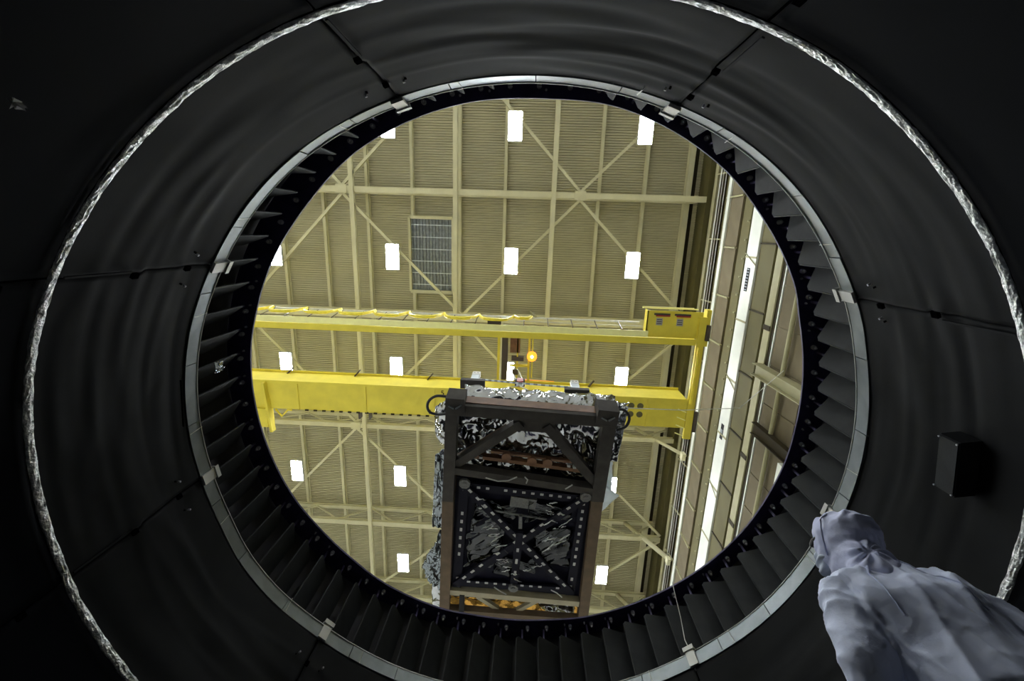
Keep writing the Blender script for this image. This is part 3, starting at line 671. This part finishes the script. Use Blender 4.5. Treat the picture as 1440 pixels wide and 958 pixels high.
def panel_mesh(t0_, t1, z0, z1, up, nt, nz, name, m):
    vv = []; ff = []; g = .010/4.1
    for j in range(nz+1):
        z = z0 + (z1-z0)*j/nz; jg = jog(z)
        for i in range(nt+1):
            t = (t0_ + jg + g) + (t1 - t0_ - 2*g)*i/nt; vv.append(pol(wallr(t, z, up), t, z))
    for j in range(nz):
        for i in range(nt): k = j*(nt+1)+i; ff.append((k, k+1, k+nt+2, k+nt+1))
    base = len(vv)
    edge = [i for i in range(nt+1)] + [(j*(nt+1)+nt) for j in range(1, nz+1)] + [nz*(nt+1)+i for i in range(nt-1, -1, -1)] + [j*(nt+1) for j in range(nz-1, 0, -1)]
    for e in edge: p = vv[e]; r = math.hypot(p.x, p.y); vv.append(Vector((p.x*(r+.03)/r, p.y*(r+.03)/r, p.z)))
    for k in range(len(edge)): a_, b_ = k, (k+1) % len(edge); ff.append((edge[a_], edge[b_], base+b_, base+a_))
    o = meshobj(name, vv, ff, m, wc, smooth=True); return o
for k in range(9):
    ta = SEAM0 + k*2*PI/9; tb = ta + 2*PI/9
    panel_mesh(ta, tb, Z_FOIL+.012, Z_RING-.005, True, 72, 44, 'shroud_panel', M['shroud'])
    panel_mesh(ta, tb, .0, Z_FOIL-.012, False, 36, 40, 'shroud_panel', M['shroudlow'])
    t = ta
    for z in (4.55, 3.95, 2.9, 2.2):
        MB().bar(pol(4.075, t+jog(z), z-.03), pol(4.075, t+jog(z), z+.03), .05, .03, pol(1, t, 0)).build('seam_clip', M['seam'], wc)
    for z0_, z1_ in ((Z_FOIL, Z_RING), (0, Z_FOIL)):
        vv = MB(); NN = 14
        for q in range(NN):
            za, zb = z0_ + (z1_-z0_)*q/NN, z0_ + (z1_-z0_)*(q+1)/NN; jz = jog((za+zb)/2)
            vv.bar(pol(4.150, t+jz, za), pol(4.150, t+jz, zb), .07, .01, pol(1, t, 0))
        vv.build('seam_strip', M['seam'], wc)
        zc_ = z0_ + .02
    # thin cover batten beside the seam
    MB().bar(pol(4.085, t+.011, Z_FOIL+.05), pol(4.075, t+.011, 3.9), .02, .012, pol(1, t, 0)).build('cover_batten', M['shroud'], wc)
    for dz, dt in ((4.62, .045), (4.58, .052), (4.62, -.05), (4.57, -.043)):
        MB().disc(pol(4.10, t+dt, dz), -pol(1, t+dt, 0), .012, .03, 8).build('rivet', M['bolt'] if dz > 4.6 else M['hole'], wc)
# foil tape covering the joint between the two rows
vv = []; ff = []; NT = 720; prof = 9
for i in range(NT):
    t = 2*PI*i/NT; p = Vector((math.cos(t)*4.1, math.sin(t)*4.1, 0))
    zz = Z_FOIL + .008*noise.noise(p*3) + .004*noise.noise(p*11)
    hw = .036 + .006*noise.noise(p*6+Vector((9, 0, 0)))
    for k in range(prof):
        a = -PI/2 + PI*k/(prof-1); r = R_FOIL(t) - .004 - (.020*math.cos(a)) + .008*noise.noise(p*17+Vector((0, 0, k*.9))) + .003*noise.noise(p*40+Vector((0, 0, k*1.7)))
        vv.append(pol(r, t, zz + hw*math.sin(a)))
for i in range(NT):
    for k in range(prof-1): j = (i+1) % NT; ff.append((i*prof+k, j*prof+k, j*prof+k+1, i*prof+k+1))
o = meshobj('foil_tape', vv, ff, M['foil']); tag(o, 'long strip of crinkled silver foil tape circling the black chamber wall', 'tape')
# aluminium ring at the top of the shroud
rg = empty('aluminium_ring', (0, 0, Z_RING), 'segmented brushed aluminium ring around the top of the black shroud', 'ring')
for k in range(9):
    ta = SEAM0 + k*2*PI/9; cuts = sorted([0, 1] + [.18 + .1*random.random(), .5 + .1*random.random(), .8 + .1*random.random()])
    for c0_, c1_ in zip(cuts[:-1], cuts[1:]):
        A_ = ta + (2*PI/9)*c0_ + .0012; B_ = ta + (2*PI/9)*c1_ - .0012; nn = 12; vv = []; ff = []; jr = random.uniform(-.004, .004)
        for i in range(nn+1):
            t = A_ + (B_-A_)*i/nn; r = R_RING(t) + jr
            vv += [pol(r, t, Z_RING), pol(r, t, Z_RING+.185), pol(r+.03, t, Z_RING+.185), pol(r+.03, t, Z_RING), ]
        for i in range(nn):
            for q in range(4): ff.append((4*i+q, 4*i+4+q, 4*i+4+(q+1) % 4, 4*i+(q+1) % 4))
        ff += [(0,1,2,3), (4*nn+3, 4*nn+2, 4*nn+1, 4*nn)]
        meshobj('ring_segment', vv, ff, M['alu'], rg)
    # bright lip along the upper edge
    vv = []; 
    MB().tube([pol(R_RING(ta+(2*PI/9)*i/20)-.004, ta+(2*PI/9)*i/20, Z_RING+.187) for i in range(21)], .007, 5).build('lip', M['bright'], rg)
    # joint bracket
    t = ta; r = R_RING(t); tv = Vector((-math.sin(t), math.cos(t), 0))
    br = MB()
    br.bar(pol(r-.02, t, Z_RING-.005), pol(r-.02, t, Z_RING+.215), .13, .03, pol(1, t, 0))
    br.bar(pol(r-.05, t, Z_RING+.225), pol(r+.04, t, Z_RING+.225), .16, .015)
    br.bar(pol(r-.045, t, Z_RING+.20), pol(r-.045, t, Z_RING+.26), .16, .012, pol(1, t, 0))
    br.build('joint_bracket', M['bright'], rg)
    for q in (-.16, .16):
        MB().tube([pol(r-.006, t+q, Z_RING-.01), pol(r-.007, t+q+.004, Z_RING+.19)], .004, 5).build('wire_tie', M['bright'], rg)
# louver slats: 72 stations, 5 degrees apart
lv = empty('slat_baffle', (0, 0, 5.5), 'ring of upright black baffle slats between the aluminium ring and the opening', 'baffle')
def slatmesh():
    # local: origin at the inner edge, +x radial outward, +y counter-clockwise ; leg turned SL from radial
    SL = math.radians(-52); W_ = .44; d = Vector((math.cos(SL), math.sin(SL), 0)); nv = Vector((-d.y, d.x, 0))*.006
    out = [(0.0, -1.62), (0.0, -.05), (.035, 0), (W_, 0), (W_, -1.62)]
    vv = []; 
    for s in (-1, 1):
        for (a_, z_) in out: vv.append(d*a_ + nv*s + Vector((0, 0, z_)))
    ff = [(4,3,2,1,0), (5,6,7,8,9)] + [(i, (i+1) % 5, 5+(i+1) % 5, 5+i) for i in range(5)]
    b = MB(); b.add(vv, ff)
    # rolled edge and outer return leg
    b.bar(Vector((0, 0, -1.6)), Vector((0, 0, -.05)), .018, .018)
    d2 = Vector((math.cos(-SL), math.sin(-SL), 0)); p0 = d*W_
    b.bar(p0 + d2*.10 + Vector((0, 0, -1.6)), p0 + d2*.10 + Vector((0, 0, -.02)), .2, .01, Vector((-d2.y, d2.x, 0)))
    me = bpy.data.meshes.new('slat'); me.from_pydata([tuple(x) for x in b.v], [], b.f); me.materials.append(M['slat']); return me
SM = slatmesh()
skip = {243.6, 268.6, 273.6, 278.6}
for k in range(72):
    dg_ = 3.6 + 5*k
    if any(abs(dg_ - s) < 1 for s in skip): continue
    t = math.radians(dg_); place('slat', SM, pol(4.37, t, Z_SLAT), lv, rotz=t + random.uniform(-.03, .03))
    if k % 6 == 0: pass
for k in range(72):
    t = math.radians(3.6 + 5*k)
    MB().box((-.02, -.02, 0), (.02, .02, .01)).v
    pass
HG = meshof(MB().bar((.14, -.1, 0.0), (.14, -.1, .23), .03, .03), M['navy'], 'hanger')
for k in range(72): place('hanger', HG, pol(4.37, math.radians(3.6+5*k), Z_SLAT-.005), lv, rotz=math.radians(3.6+5*k))
# navy flange plate around the opening with bolts
vv = []; ff = []; n = 180
for k in range(n):
    t = 2*PI*k/n; ri = R_OPEN(t); vv += [pol(ri, t, Z_OPEN), pol(4.71, t, Z_OPEN), pol(4.71, t, Z_OPEN+.08), pol(ri, t, Z_OPEN+.03)]
for k in range(n):
    a, b = 4*k, 4*((k+1) % n)
    for q in range(4): ff.append((a+q, b+q, b+(q+1) % 4, a+(q+1) % 4))
fp = meshobj('flange_plate', vv, ff, M['navy']); tag(fp, 'dark navy flange plate around the round opening, studded with bolts', 'flange')
MB_ = meshof(MB().tube([(0, 0, 0), (0, 0, -.05)], .034, 8).tube([(0, 0, -.05), (0, 0, -.09)], .016, 6), M['bolt'], 'bolt')
for k in range(72):
    t = math.radians(3.6 + 5*k + 2.7 + random.uniform(-.3, .3)); place('bolt', MB_, pol(R_OPEN(t)+.14, t, Z_OPEN), fp)
    if random.random() < .45:
        t += math.radians(random.uniform(1, 2)); s_ = place('bolt', MB_, pol(R_OPEN(t)+.10, t, Z_OPEN), fp); s_.scale = (.45, .45, .5)
# black box on the wall, right
bq = [cyl(u_, v_, 3.92) for u_, v_ in ((1320, 612), (1350, 624), (1340, 700), (1312, 690))]
BT0 = math.atan2(bq[1].y, bq[1].x); BT1 = math.atan2(bq[2].y, bq[2].x); t = (BT0+BT1)/2; hw_ = 3.92*abs(BT1-BT0)/2
bzl = (bq[1].z+bq[2].z)/2; bzh = (bq[0].z+bq[3].z)/2; bzm = (bzl+bzh)/2
bx = empty('wall_box', pol(3.93, t, bzm), 'small black junction box fixed to the chamber wall at right', 'box')
rd, tg = pol(1, t, 0), Vector((-math.sin(t), math.cos(t), 0))
b = MB()
for zz in (bzl, bzh):
    for r_, s in ((3.92, -1), (3.92, 1), (4.09, 1), (4.09, -1)): b.v.append(rd*r_ + tg*(s*hw_) + Vector((0, 0, zz)))
b.f += [(0,1,2,3), (7,6,5,4), (0,4,5,1), (1,5,6,2), (2,6,7,3), (3,7,4,0)]
b.build('casing', M['shroud'], bx)
MB().bar(rd*3.913 + tg*-(hw_-.01) + Vector((0, 0, bzm)), rd*3.913 + tg*(hw_-.01) + Vector((0, 0, bzm)), bzh-bzl-.02, .008, rd).build('cover', M['slat'], bx)
for s, zz in ((-1, bzh-.012), (1, bzh-.012), (1, bzl+.012), (-1, bzl+.012)): MB().disc(rd*3.908 + tg*s*(hw_-.02) + Vector((0, 0, zz)), -rd, .008, .012, 6).build('screw', M['bolt'], bx)
# string of light cord at lower right, foil scrap at left, dark slot, fastener
p0 = pol(4.36, math.radians(48.1), 6.5); 
tag(MB().tube([atz(945, 818, 6.5), cyl(957, 868, 4.25), cyl(963, 900, 4.15), cyl(975, 925, 4.07)], .006, 5).build('hanging_cord', M['wire']), 'thin white cord hanging over the slats at lower right of the opening', 'cord')
def clump(name, c, size, m, label, cat):
    b = MB()
    for k in range(9):
        p = [Vector(c) + Vector([random.uniform(-1, 1)*s for s in size]) for _ in range(4)]; b.add(p, [(0, 1, 2), (0, 2, 3), (0, 3, 1), (1, 3, 2)])
    return tag(b.build(name, m), label, cat)
clump('foil_scrap', cyl(309, 515, 4.30), (.03, .09, .12), M['film'], 'crumpled clear film scrap snagged between the left slats', 'scrap')
clump('tape_scrap', cyl(25, 147, 4.06), (.03, .03, .03), M['tape'], 'tiny white fastener on the dark wall at upper left', 'fastener')
tag(MB().tube([cyl(254, 535, 4.07), cyl(258, 600, 4.05)], .009, 5).build('dark_slot', M['seam']), 'thin dark slot in the wall just outside the aluminium ring at left', 'rod')  # black tube laid on the wall to show a dark slot
tag(MB().tube([cyl(896, 133, 4.06), cyl(903, 127, 4.02), cyl(907, 121, 4.05)], .007, 5).build('wire_end', M['bright']), 'short curled bright wire end above the top of the ring', 'wire')

# ================================================================== the person
PZ = .33
PX, PY = atz(1243, 822, PZ+1.47).xy
plat = empty('work_platform', (PX, PY, 0), 'low dark work platform on the chamber floor', 'platform')
MB().box((PX-.5, PY-.5, PZ-.05), (PX+.55, PY+.5, PZ)).build('deck', M['cfloor'], plat)
for sx in (-.44, .49):
    for sy in (-.44, .44): MB().box((PX+sx-.03, PY+sy-.03, 0), (PX+sx+.03, PY+sy+.03, PZ-.05)).build('leg', M['cfloor'], plat)
FACE = math.atan2(.98, .14) - PI/2          # local +y is forward
PR = Matrix.Rotation(FACE, 3, 'Z')
def L2W(p): return PR @ Vector(p) + Vector((PX, PY, PZ))
def hullof(bm, pts):
    """convex hull of spheres (centre, radius) given in the person's own space"""
    tmp = bmesh.new()
    for c, r in pts:
        rr = r if isinstance(r, (tuple, list)) else (r, r, r)
        bmesh.ops.create_icosphere(tmp, subdivisions=2, radius=1, matrix=Matrix.Translation(c) @ Matrix.Diagonal((*rr, 1)))
    res = bmesh.ops.convex_hull(tmp, input=tmp.verts)
    dead = [g for g in res['geom_interior'] if isinstance(g, bmesh.types.BMVert)]
    bmesh.ops.delete(tmp, geom=dead, context='VERTS')
    me = bpy.data.meshes.new('t'); tmp.to_mesh(me); tmp.free(); bm.from_mesh(me); bpy.data.meshes.remove(me)
def chain(bm, js):
    for a_, b_ in zip(js[:-1], js[1:]): hullof(bm, [a_, b_])
def bake(bm, voxel, smooth, disp=None):
    me = bpy.data.meshes.new('src'); bm.to_mesh(me); bm.free()
    o = bpy.data.objects.new('src', me); C.objects.link(o)
    r = o.modifiers.new('r', 'REMESH'); r.mode = 'VOXEL'; r.voxel_size = voxel
    s = o.modifiers.new('s', 'SMOOTH'); s.factor = .6; s.iterations = smooth
    bpy.context.view_layer.update()
    out = bpy.data.meshes.new_from_object(o.evaluated_get(bpy.context.evaluated_depsgraph_get()))
    bpy.data.objects.remove(o); bpy.data.meshes.remove(me)
    if disp:
        nn = [v_.normal.copy() for v_ in out.vertices]
        for v_, nr in zip(out.vertices, nn): v_.co = v_.co + nr*disp(v_.co, nr)
    out.transform(Matrix.Translation(Vector((0, 0, 0))) @ PR.to_4x4())
    for p in out.polygons: p.use_smooth = True
    out.update(); return out
person = empty('person', (PX, PY, PZ), 'person in pale blue hooded coverall and mask, back turned, head tilted up toward the satellite', 'person')
def ppart(name, me, m, label=None):
    me.materials.clear(); me.materials.append(m); return place(name, me, (PX, PY, PZ), person, label)
# coverall: one continuous surface
bm = bmesh.new()
hullof(bm, [((-.09, 0, .96), .155), ((.09, 0, .96), .155), ((-.08, .0, 1.12), .145), ((.08, .0, 1.12), .145)])
hullof(bm, [((-.08, 0, 1.12), .145), ((.08, 0, 1.12), .145), ((-.12, -.01, 1.30), .145), ((.12, -.01, 1.30), .145)])
hullof(bm, [((-.12, -.01, 1.28), .145), ((.12, -.01, 1.28), .145), ((-.155, -.005, 1.405), .095), ((.155, -.005, 1.405), .095), ((0, -.01, 1.455), .085)])
hullof(bm, [((0, -.01, 1.42), .10), ((0, .0, 1.50), .075)])
LS, LE, LH = ((-.210, .0, 1.400), .095), ((-.315, -.01, 1.13), .090), ((-.345, .16, .92), .054)
RS, RE, RH = ((.205, .0, 1.405), .088), ((.285, -.03, 1.13), .074), ((.25, .17, .93), .050)
chain(bm, [((-.13, 0, 1.40), .09), LS, LE, LH]); chain(bm, [((.13, 0, 1.40), .09), RS, RE, RH])
for s in (-1, 1): chain(bm, [((s*.09, 0, .93), .14), ((s*.115, .03, .52), .098), ((s*.12, 0, .13), .082)])
def cloth(p, nr):
    x, y, z = p
    d = 0.0
    # long drape folds falling from the shoulder blades, slanted
    def ridge(q, k=3.0): return max(0.0, 1 - abs(noise.noise(q))*k)**1.6
    if abs(x) < .21:
        sl = (1.45-z)
        q = Vector((x*7.5 + sl*1.5, y*2, z*.9)); d += .016*ridge(q, 2.6) + .005*noise.noise(q*1.3 + Vector((5, 0, 0)))
        q = Vector((x*13 - sl*2.4, y*3, z*1.6 + 7)); d += .008*ridge(q, 3.0)
    else:
        q = Vector((x*6 + z*2, y*6, z*6 + x*5)); d += .012*ridge(q, 2.6) + .008*noise.noise(q*.8)
    d += .003*ridge(p*11, 3.2) - .006
    if z < .7: d += .012*noise.noise(Vector((x*4, y*4, z*16)))
    return d
cov = ppart('coverall', bake(bm, .009, 5, cloth), M['suit'])
# hood, tilted back and turned: head axis
HC = Vector((.012, .015, 1.712)); TILT = math.radians(34); TURN = math.radians(38)
HR = Matrix.Rotation(TURN, 3, 'Z') @ Matrix.Rotation(TILT, 3, 'X')
def H(p): return HC + HR @ Vector(p)
bm = bmesh.new()
hullof(bm, [(H((0, -.035, .04)), .130), (H((0, .02, .05)), .122), (H((0, .03, -.02)), .106), (H((0, -.035, -.03)), .118)])
hullof(bm, [(H((0, -.02, -.04)), .108), (H((0, .0, -.10)), .088), ((0, -.03, 1.55), .092)])
hullof(bm, [((0, -.03, 1.56), .090), ((-.075, -.015, 1.462), .062), ((.075, -.015, 1.462), .062), ((0, -.05, 1.45), .07), ((0, .05, 1.45), .06)])
GP = H((.02, -.145, -.075))
hbm = bm.copy(); plain = bake(hbm, .010, 4)
tr_ = BVHTree.FromPolygons([v_.co for v_ in plain.vertices], [p.vertices[:] for p in plain.polygons])
hit_ = tr_.ray_cast(CAM - Vector((PX, PY, PZ)), ray(1222, 773).normalized())
GN = Vector((0, -1, 0))
if hit_[0] is not None: GP = PR.transposed() @ hit_[0]; GN = PR.transposed() @ hit_[1]
G1 = GN.cross(Vector((0, 0, 1))).normalized(); G2 = GN.cross(G1)
def hoodd(p, nr):
    v_ = p - GP; dist = v_.length
    ang = math.atan2(v_.dot(G2), v_.dot(G1))
    g = math.exp(-(dist/.10)**2)
    d = .009*math.sin(ang*9 + 3*noise.noise(p*9))*g*min(1, dist/.03) - .014*math.exp(-(dist/.022)**2)
    d += .010*(abs(noise.noise(p*11)) - .2) + .004*noise.noise(p*27)
    l2 = HR.transposed() @ (p - HC)
    if l2.z > .06: d += .006*math.sin(l2.y*90 + 4*noise.noise(p*12))*min(1, (l2.z-.06)/.05)
    return d
hood_me = bake(bm, .006, 4, hoodd)
hoodo = ppart('hood', hood_me, M['hood'], 'pale lavender hood gathered at the back')
# face (skin) with features, mostly covered
bm = bmesh.new()
hullof(bm, [(H((0, .055, .01)), .078), (H((0, .058, -.055)), .062), (H((0, .0, .0)), .085)])
hullof(bm, [(H((0, .128, .0)), .012), (H((0, .145, -.03)), .014)])
for s in (-1, 1): hullof(bm, [(H((s*.03, .125, .018)), .012)])
ppart('face', bake(bm, .006, 2), M['skin'])
bm = bmesh.new()
hullof(bm, [(H((0, .115, -.035)), .045), (H((0, .105, -.085)), .045), (H((-.045, .07, -.06)), .040), (H((.045, .07, -.06)), .040), (H((0, .142, -.045)), .022)])
def maskd(p, nr): return .005*math.sin((HR.transposed() @ (p-HC)).z*160) + .004*noise.noise(p*20)
ppart('face_mask', bake(bm, .005, 2, maskd), M['mask'], 'pale blue pleated face mask')
bm = bmesh.new()
for s in (-1, 1): hullof(bm, [(H((s*.033, .135, .022)), (.026, .012, .020)), (H((s*.062, .115, .022)), (.012, .014, .017))])
hullof(bm, [(H((-.02, .143, .024)), .006), (H((.02, .143, .024)), .006)])
for s in (-1, 1): hullof(bm, [(H((s*.078, .10, .022)), .009), (H((s*.106, .03, .02)), .008)])
ppart('goggles', bake(bm, .004, 1), M['rubber'], 'black safety goggles')
# seams: stitched raglan lines on the back, hood centre band
def onto(me_obj, pts, lift=.002):
    me = me_obj.data; tr = BVHTree.FromPolygons([v_.co for v_ in me.vertices], [p.vertices[:] for p in me.polygons])
    out = []
    for p in pts:
        q = PR @ Vector(p); c, nr, _, _ = tr.find_nearest(q)
        out.append(c + nr*lift + Vector((PX, PY, PZ)))
    return out
def seamline(name, obj, pts, r, m, par, n=40, stitches=False):
    P = [Vector(p) for p in pts]; Q = []
    for i in range(n+1):
        s = i/n*(len(P)-1); k = min(int(s), len(P)-2); Q.append(P[k].lerp(P[k+1], s-k))
    W_ = onto(obj, Q); MB().tube(W_, r, 6).build(name, m, par)
    if stitches:
        b = MB(); W2 = onto(obj, Q, .004)
        for i in range(2, int(n*.45), 1):
            d = (W2[i+1]-W2[i-1]).normalized(); b.bar(W2[i] - d.cross(Vector((0, 0, 1)))*.012, W2[i] + d.cross(Vector((0, 0, 1)))*.004, .0035, .003)
        b.build('stitching', M['stitch'], par)
seamline('seam', cov, [(-.06, -.10, 1.50), (-.11, -.12, 1.42), (-.135, -.16, 1.30), (-.15, -.15, 1.20)], .003, M['stitch'], cov, stitches=True)
seamline('seam', cov, [(.06, -.10, 1.50), (.11, -.12, 1.42), (.135, -.16, 1.30), (.15, -.15, 1.20)], .003, M['stitch'], cov)
seamline('seam', hoodo, [H((-.10, .04, -.08)), H((-.125, .03, .0)), H((-.10, .02, .08)), H((-.03, .01, .15))], .003, M['stitch'], hoodo)
seamline('collar', cov, [(-.115, -.02, 1.475), (-.07, -.09, 1.485), (0, -.11, 1.49), (.07, -.09, 1.485), (.115, -.02, 1.475)], .005, M['suit'], cov)
# gloves with five fingers, boots
for s, hnd in ((-1, LH), (1, RH)):
    bm = bmesh.new(); c = Vector(hnd[0]); d = Vector((0, .45, -.9)).normalized(); sd = Vector((1, 0, 0)); up = d.cross(sd)
    hullof(bm, [(c - d*.03, .036), (c + d*.03, .032)])
    hullof(bm, [(c + d*.03, .030), (c + d*.10 + sd*.030, .015), (c + d*.10 - sd*.030, .015)])
    for k, ln in enumerate((.062, .075, .070, .055)):
        b0_ = c + d*.10 + sd*(-.033 + .022*k); b1_ = b0_ + d*ln*.5 + up*.006; b2_ = b1_ + d*ln*.42 + up*.022
        chain(bm, [(b0_, .0100), (b1_, .0092), (b2_, .0082)])
    chain(bm, [(c + d*.045 - sd*s*.026, .014), (c + d*.075 - sd*s*.052 + up*.01, .0115), (c + d*.11 - sd*s*.056 + up*.02, .0095)])
    ppart('glove', bake(bm, .004, 2), M['glove'])
for s in (-1, 1):
    bm = bmesh.new(); hullof(bm, [((s*.12, -.04, .05), .048), ((s*.125, .13, .038), .038), ((s*.11, .17, .035), .033)]); hullof(bm, [((s*.12, -.02, .05), .05), ((s*.12, -.01, .2), .075)])
    ppart('boot_cover', bake(bm, .008, 2), M['hood'])
